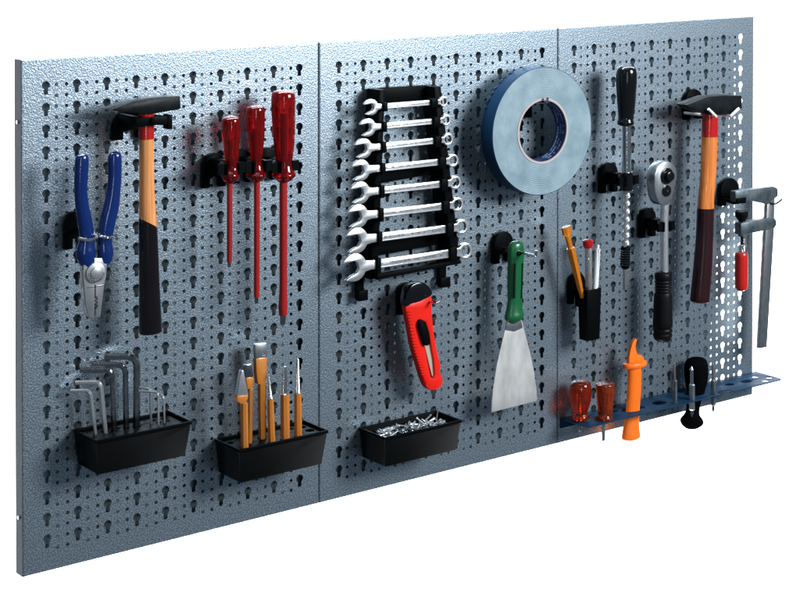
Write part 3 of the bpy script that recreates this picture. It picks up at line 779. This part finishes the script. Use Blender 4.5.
# ---- plastic bins
def bin_(label, x0, x1, zt, zb, holes, name='storage_bin', deck=True, front=.060):
    """rim from x0 to x1 at zt, tapering to the floor at zb"""
    t = Thing(name, label, 'bin', ((x0+x1)/2, -.03, zb))
    tp = .0062; wl = .0022
    def ring(ix, z, fr, bk=.0007): return [(x0+ix, -bk, z), (x1-ix, -bk, z), (x1-ix, -fr, z), (x0+ix, -fr, z)]
    A = ring(0, zt, front); A2 = ring(0, zt-.004, front); A3 = ring(.0012, zt-.0045, front-.0012); B = ring(tp, zb, front-.006)
    I = ring(wl, zt, front-wl, .003); dk = zt-(.0035 if deck else .036); J = ring(wl+(0 if deck else .004), dk, front-wl-(0 if deck else .004), .003)
    R_ = [A, A2, A3, B]
    pts = sum([J, I, A, A2, A3, B], [])
    fc = []
    for i in range(5):
        for k in range(4): fc.append((i*4+k, i*4+(k+1) % 4, i*4+4+(k+1) % 4, i*4+4+k))
    fc.append((20, 21, 22, 23))
    if not deck: fc.append((3, 2, 1, 0))
    body = t.part('tray', MB().hull(pts, fc), BLK, bevel=.0006)
    if deck:
        x_a, x_b, ya, yb = x0+wl, x1-wl, -.003, -(front-wl)
        loops = [[(x_a, ya), (x_a, yb), (x_b, yb), (x_b, ya)]]+[circ(hx_, hy_, hr, 18) for hx_, hy_, hr in holes]
        t.part('deck', plate_mesh('deck', loops, 0, .002, t.origin, bevel=.0003, horizontal=dk-.001), BLK)
        t.part('deck_void', MB().boxb(x_a+.001, x_b-.001, ya-.001, yb+.001, dk-.012, dk-.010), BLKR)
    return t, dk
# hex keys
BX = []
def hexkey(label, tip, bend, bot, wpx, dk, group, back=.030):
    """long arm stands in the deck; short arm turns left and back to the board"""
    q = onz(bot[0], bot[1], dk); d = -q.y
    e = at(bend[0], bend[1], d); r = rad(e, wpx)
    s_ = at(tip[0], tip[1], max(.013, d-back))
    up_ = (e-q).normalized()
    lo = q-up_*.008
    pts = [lo, e-up_*r*3.2]
    dirn = (s_-e).normalized()
    for k in range(1, 6):
        f = k/6; a = e-up_*r*3.2; b = e; c_ = e+dirn*r*3.2
        pts.append(a*(1-f)**2+b*2*f*(1-f)+c_*f*f)
    pts += [e+dirn*r*3.2, s_]
    return pts, r, (q.x, q.y)
Z4 = lambda a, b: (60+a/4.286, 340+b/4.286)
KEYS = [((45, 218), (130, 216), (152, 404), 3.4, .026, 'thin bright hex key standing leftmost in the black holder', SATIN),
        ((65, 183), (174, 180), (195, 398), 4.4, .026, 'bright hex key second from the left in the black holder', SATIN),
        ((85, 130), (222, 130), (232, 388), 5.0, .028, 'dark hex key of middle thickness, third from the left', DSTEEL),
        ((133, 106), (280, 106), (284, 378), 5.4, .030, 'dark thick hex key, second tallest in the black holder', DSTEEL),
        ((190, 70), (330, 72), (328, 370), 6.6, .034, 'tallest and thickest dark hex key in the black holder', DSTEEL),
        ((320, 200), (388, 210), (390, 362), 2.4, .016, 'very thin hex key just right of the tallest one', SATIN),
        ((350, 220), (421, 225), (422, 366), 2.2, .016, 'very thin hex key, second from the right in the holder', SATIN),
        ((375, 206), (445, 240), (447, 354), 2.2, .016, 'very thin hex key standing rightmost in the holder', SATIN)]
zt = .1615; dk = zt-.0035
hs_ = []; built = []
for a, b, c_, w_, bk, lb, mm in KEYS:
    pts, r, q = hexkey(lb, Z4(*a), Z4(*b), Z4(*c_), w_, dk, '', bk); built.append((pts, r, lb, mm)); hs_.append((q[0], q[1], r+.0008))
extra = [(.158, -.030, .0035), (.170, -.030, .003), (.170, -.018, .003), (.158, -.018, .003), (.110, -.020, .003), (.090, -.020, .0025)]
def clean(hs, x0, x1, fr=.060):
    out = []
    for h in hs:
        if not (x0+.0025+h[2] < h[0] < x1-.0025-h[2] and -fr+.0028+h[2] < h[1] < -.0035-h[2]): continue
        if all(math.hypot(h[0]-o[0], h[1]-o[1]) > h[2]+o[2]+.0006 for o in out): out.append(h)
    return out
bin_('black plastic holder full of hex keys under the blue pliers', .0625, .1865, zt, .1195, clean(hs_+extra, .0625, .1865), 'hex_key_holder')
for pts, r, lb, mm in built:
    single('hex_key', lb, 'hex key', MB().tube(pts, r*1.05, 6, ref=Vector((.3, 1, .1)).normalized()), mm, pts[1], 'hex keys in the black holder', smooth=25)

# chisels and punches
zt = .1145; dk = zt-.0035
Z5 = lambda a, b: (210+a/4, 335+b/4)
def tool(label, kind, rows, head, bot, n=8):
    q = onz(*bot, dk); d = -q.y
    lo = rows[-1]; t = Thing(kind, label, kind.split('_')[-1], q, 'ochre chisels and punches in the black holder')
    p, r = [], []
    for x0, x1, y in rows:
        a, b = Z5(x0, y), Z5(x1, y); c_ = at((a[0]+b[0])/2, a[1], d); p.append(c_); r.append(rad(c_, b[0]-a[0]))
    if len(rows) > 2:
        pass
    dirn = (p[-1]-p[-2]).normalized()
    p.append(p[-1]+dirn*.014); r.append(r[-1])
    return t, p, r, d, q
holes2 = []; deferred = []
def flat_head(t, poly, d, th, m, name='cutting_end'):
    return t.part(name, MB().prism(xz([Z5(*a) for a in poly], d+th/2), d-th/2, d+th/2), m, bevel=.0007)
# 1 cape chisel
t, p, r, d, q = tool('short ochre cape chisel with spear shaped grey tip, front left', 'cape_chisel', [(121, 152, 272), (121, 153, 330), (122, 155, 452)], None, Z5(138, 455)); holes2.append((q.x, q.y, r[-1]+.0008))
t.part('shank', MB().tube(p, r, 8, ey=1.0), OCHRE, smooth=20)
flat_head(t, [(108, 246), (154, 240), (152, 256), (140, 276), (124, 276), (110, 258)], d, .009, OCHRE, 'shoulder'); flat_head(t, [(108, 246), (126, 146), (131, 140), (136, 146), (155, 240), (132, 240)], d, .007, SATIN)
# 2 flat chisel behind
t, p, r, d, q = tool('ochre flat chisel with dark end half hidden behind the cape chisel', 'flat_chisel', [(152, 172, 215), (152, 172, 300), (150, 170, 430)], None, Z5(162, 430)); holes2.append((q.x, q.y, r[-1]+.0008))
t.part('shank', MB().tube(p, r, 8, ey=.8), OCHRE, smooth=20)
flat_head(t, [(144, 172), (175, 168), (173, 214), (151, 218)], d, .006, OCHRE, 'shoulder'); flat_head(t, [(139, 120), (168, 116), (175, 168), (144, 172)], d, .005, DSTEEL)
# 3 tall flat chisel
t, p, r, d, q = tool('tallest ochre flat chisel with wide grey cutting end', 'flat_chisel', [(189, 225, 190), (190, 225, 300), (193, 226, 412)], None, Z5(208, 412)); holes2.append((q.x, q.y, r[-1]+.0008))
t.part('shank', MB().tube(p, r, 8, ey=.9), OCHRE, smooth=20)
flat_head(t, [(184, 96), (229, 90), (226, 160), (222, 196), (192, 198), (187, 160)], d, .008, OCHRE, 'shoulder'); flat_head(t, [(180, 38), (227, 32), (229, 90), (184, 96)], d, .006, STEEL)
# punches
for lb, kind, rows, tipp, bot, wt in (('slim ochre centre punch with needle tip beside the tallest chisel', 'centre_punch', [(229, 254, 254), (229, 258, 330), (232, 262, 430)], (235, 138), (247, 432), 3),
                                  ('thick ochre drift punch with blunt steel tip, middle punch', 'drift_punch', [(281, 317, 236), (281, 319, 330), (282, 320, 416)], (300, 126), (301, 418), 14),
                                  ('ochre punch with long steel taper, rightmost in the holder', 'taper_punch', [(336, 366, 232), (336, 368, 330), (337, 369, 405)], (351, 95), (353, 407), 12)):
    t, p, r, d, q = tool(lb, kind, rows, None, Z5(*bot)); holes2.append((q.x, q.y, r[-1]+.0008))
    t.part('shank', MB().tube(p, r, 8), OCHRE, smooth=20)
    tp = at(*Z5(*tipp), d)
    t.part('tip', MB().tube([p[0], p[0].lerp(tp, .04), p[0].lerp(tp, .97), tp], [r[0]*.97, r[0]*.72, rad(tp, wt/4), rad(tp, wt/4)*.6], 16), CHROME if kind != 'taper_punch' else STEEL)
ex = [(.366, -.036, .006), (.352, -.036, .0035), (.366, -.018, .005), (.352, -.016, .003), (.262, -.018, .004), (.262, -.045, .003)]
bin_('black plastic holder with ochre chisels and punches', .2495, .3785, zt, .0712, clean(holes2+ex, .2495, .3785), 'chisel_holder')
# tray of rivets
zt = .0885
bin_('open black plastic tray full of loose steel rivets', .4635, .5895, zt, .0478, [], 'rivet_tray', deck=False)
for k in range(96):
    lay = k/96
    L_ = random.uniform(.010, .021) if k < 90 else random.uniform(.022, .030); R1 = random.uniform(.0009, .0014)
    x = random.uniform(.474, .580); y = random.uniform(-.050, -.011)
    side = max(0, 1-abs(x-.527)/.060)
    z = zt-.013+.0115*lay**.7*(.55+.45*side)+random.uniform(-.001, .001)
    a = random.uniform(0, 2*PI); e = random.uniform(-.22, .30)
    if k == 95: x, y, e, a, L_, z = .5755, -.022, 1.35, .3, .022, zt-.001
    dv = Vector((math.cos(a)*math.cos(e), math.sin(a)*math.cos(e), math.sin(e)))
    c_ = Vector((x, y, z)); p0, p1 = c_-dv*L_/2, c_+dv*L_/2
    for p_ in (p0, p1):
        p_.x = min(max(p_.x, .470), .584); p_.y = min(max(p_.y, -.0545), -.0065)
    m = MB().tube([p0, p1], R1, 8)
    m.tube([p0-dv*.0012, p0-dv*.0006, p0], [R1*1.3, R1*2.1, R1*2.2], 10)
    single('rivet', 'steel rivet standing upright at the back right of the tray' if k == 95 else 'loose steel rivet lying among others in the black tray', 'rivet', m,
           (CHROME, SATIN, STEEL)[k % 3], c_, 'loose rivets in the black tray', smooth=40)

# ------------------------------------------------------------------ blue tray shelf
SZ = .0360
def oval(cx, cy, rx, ry, n=26): return [(cx+rx*math.cos(2*PI*k/n), cy+ry*math.sin(2*PI*k/n)) for k in range(n)]
outer = [(.8105, -.0006), (.8105, -.052), (.8165, -.060), (1.0780, -.060), (1.0790, -.050), (1.0850, -.044), (1.0990, -.044), (1.1050, -.050), (1.1060, -.060), (1.2085, -.060), (1.2145, -.054), (1.2145, -.0006)]
def ond(px, py, d): return Vector((at(px, py, d).x, -d, SZ))
s1 = ond(580.5, 418, .030); s2 = ond(604.3, 420, .045); kn = ond(633, 411, .032); bh = ond(694, 400, .028)
b1 = ond(675, 402, .050); b2 = ond(691.8, 404, .053); b3 = ond(713, 393, .048)
hl = [(s1.x, s1.y, .0045, .0045), (s2.x, s2.y, .0045, .0045), (kn.x, kn.y, .0215, .0125), (.9750, -.033, .012, .011), (bh.x, -.028, .0165, .0150),
      (b1.x, b1.y, .0040, .0040), (b2.x, b2.y, .0040, .0040), (b3.x, b3.y, .0040, .0040),
      (1.128, -.028, .008, .007), (1.160, -.032, .010, .008), (1.190, -.022, .0055, .0055), (1.203, -.040, .0048, .0050), (1.186, -.048, .0055, .0050), (.845, -.020, .004, .004), (.895, -.022, .006, .006)]
ok = []
for h in hl:
    if h[1]-h[3] < -.0585 or h[1]+h[3] > -.0015: print('edge hole', h)
    if all(math.hypot(h[0]-o[0], h[1]-o[1]) > max(h[2], h[3])+max(o[2], o[3])*.9 for o in ok): ok.append(h)
    else: print('dropped hole', h)
t = Thing('tool_shelf', 'dark blue perforated steel shelf at the bottom of the right panel', 'shelf', (1.01, 0, SZ))
t.part('tray', plate_mesh('tray', [outer]+[oval(*h) for h in ok], 0, .0014, t.origin, bevel=.0002, horizontal=SZ), SHELF)
t.part('back_flange', MB().boxb(.8105, 1.2, -.0006, -.0020, SZ-.0008, SZ-.014), SHELF, bevel=.0003)

# stubby drivers, standing handle-up
def stubby(label, rows, d, z, m, shaft, phillips):
    t = Thing('stubby_screwdriver', label, 'screwdriver', (0, 0, 0)); c_ = at((rows[-1][0]+rows[-1][1])/2, rows[-1][2], d)
    hd = t.part('handle', rowtube(rows, d, 12, sm=3), m, smooth=60)
    x0, x1, y0, y1 = shaft
    a, b, e = at((rows[0][0]+rows[0][1])/2, rows[0][2]+9, d), at((x0+x1)/2, y0, d), at((x0+x1)/2, y1, d); r = rad(b, x1-x0)
    t.part('core', MB().tube([a, b], r*.9, 10), DSTEEL, hd)
    pts = [b+Vector((0, 0, .004)), b, b.lerp(e, .55), e]
    t.part('tip', MB().tube(pts, [r, r, r*1.0, r*.35] if phillips else [r*.8, r*.8, (r, r*.45), (r*.95, r*.14)], 12), DSTEEL if phillips else STEEL)
Z1 = lambda a, b, y: (555+a/5, 555+b/5, 330+y/5)
stubby('short round red orange stubby screwdriver on the blue shelf', [Z1(105, 150, 251), Z1(88, 168, 256), Z1(75, 180, 270), Z1(69, 185, 300), Z1(70, 185, 330), Z1(76, 178, 365), Z1(87, 166, 400), Z1(91, 162, 418), Z1(84, 169, 428), Z1(83, 169, 440), Z1(92, 162, 448)],
       -s1.y, SZ, ORC, (578, 582, 421, 432), True)
stubby('short amber stubby screwdriver with flat tip on the blue shelf', [Z1(222, 280, 262), Z1(206, 296, 266), Z1(202, 300, 276), Z1(204, 299, 300), Z1(208, 294, 350), Z1(212, 290, 400), Z1(210, 288, 424), Z1(202, 290, 434), Z1(202, 290, 446), Z1(212, 282, 456)],
       -s2.y, SZ, ORC2, (601, 606, 423, 440.8), False)

# orange cable knife
D = -kn.y
t = Thing('cable_knife', 'bright orange plastic cable knife with hooked blade in the shelf', 'cable knife', at(633, 400, D))
K = lambda L: [(555+a/5, 330+b/5) for a, b in L]
t.plate('hook_blade', [xz(K([(406, 43), (396, 55), (388, 70), (382, 88), (377, 108), (372, 135), (371, 166), (446, 160), (445, 145), (439, 131), (430, 125), (421, 127), (413, 119), (408, 105), (405, 88), (406, 70), (411, 47)]), D+.003)], D-.003, D+.003, ORANGE, bevel=.0009)
g0 = at(634.8, 364.2, D)
ring = [(g0.x+.0215*math.cos(a), g0.y+.0125*math.sin(a)) for a in [2*PI*k/32 for k in range(32)]]
t.part('guard', plate_mesh('guard', [ring], 0, .007, t.origin, bevel=.0022, horizontal=g0.z), ORANGE)
rows = [(357, 436, 186), (356, 437, 200), (357, 439, 230), (355, 438, 270), (352, 436, 320), (350, 432, 370), (347, 428, 415), (341, 428, 450), (332, 430, 490), (324, 435, 525), (324, 434, 540), (345, 415, 553)]
p, r = gpath([Z1(*a) for a in rows], D)
t.part('handle', MB().tube(p, [(a, a*.62) for a in r], 28), ORANGE, smooth=60)

# black handled screwdriver standing upside down
D = -bh.y
Z2 = lambda a, b, y: (660+a/6, 660+b/6, 340+y/6)
t = Thing('screwdriver', 'black handled screwdriver standing handle foot down through the blue shelf', 'screwdriver', at(694, 400, D))
t.part('handle', rowtube([Z2(195, 235, 108), Z2(170, 265, 114), Z2(152, 282, 130), Z2(146, 289, 160), Z2(146, 290, 210), Z2(150, 284, 250), Z2(155, 272, 290), Z2(158, 260, 330), Z2(160, 245, 370), Z2(157, 240, 400), Z2(155, 237, 425), Z2(145, 240, 448), Z2(124, 256, 472), Z2(121, 262, 490), Z2(128, 256, 506), Z2(150, 232, 524)], D, 24), BLKM, smooth=60)
GB = 'double ended screwdriver bits in the blue shelf'
for lb, (bx, by, d), ya, yb, wt, wb, ph, tpy in (('slim grey bit standing left of the black handle', (675, 402, -b1.y), 363, 413, 2.6, 4.6, False, 380),
                                       ('grey bit with bright cross tip standing in front of the black handle', (692, 404, -b2.y), 366.5, 417, 4.2, 6.0, True, 384),
                                       ('grey bit with pointed lower end standing right of the black handle', (713.2, 393, -b3.y), 363, 412.5, 2.8, 5.4, False, 380)):
    t = Thing('screwdriver_bit', lb, 'screwdriver bit', at(bx, by, d), GB)
    q = at(bx, by, d)
    t.part('hex_body', MB().tube([at(bx, tpy, d), at(bx, tpy+1, d), at(bx, yb-8, d), at(bx, yb-7, d)], [rad(q, wb)*.8, rad(q, wb), rad(q, wb), rad(q, wb)*.8], 6), STEEL if ph else CAST, smooth=20)
    t.part('tip', MB().tube([at(bx, tpy+.5, d), at(bx-.3, ya+5, d), at(bx-.3, ya+3, d), at(bx-.3, ya, d)], [rad(q, wt*.8), rad(q, wt*.8), rad(q, wt), rad(q, wt)*(.25 if ph else .5)], 8), CHROME if ph else STEEL)
    t.part('tip', MB().tube([at(bx, yb-7.5, d), at(bx, yb-4, d), at(bx, yb, d)], [rad(q, wb*.6), rad(q, wb*.8), rad(q, .8)], 4), DSTEEL, smooth=20)
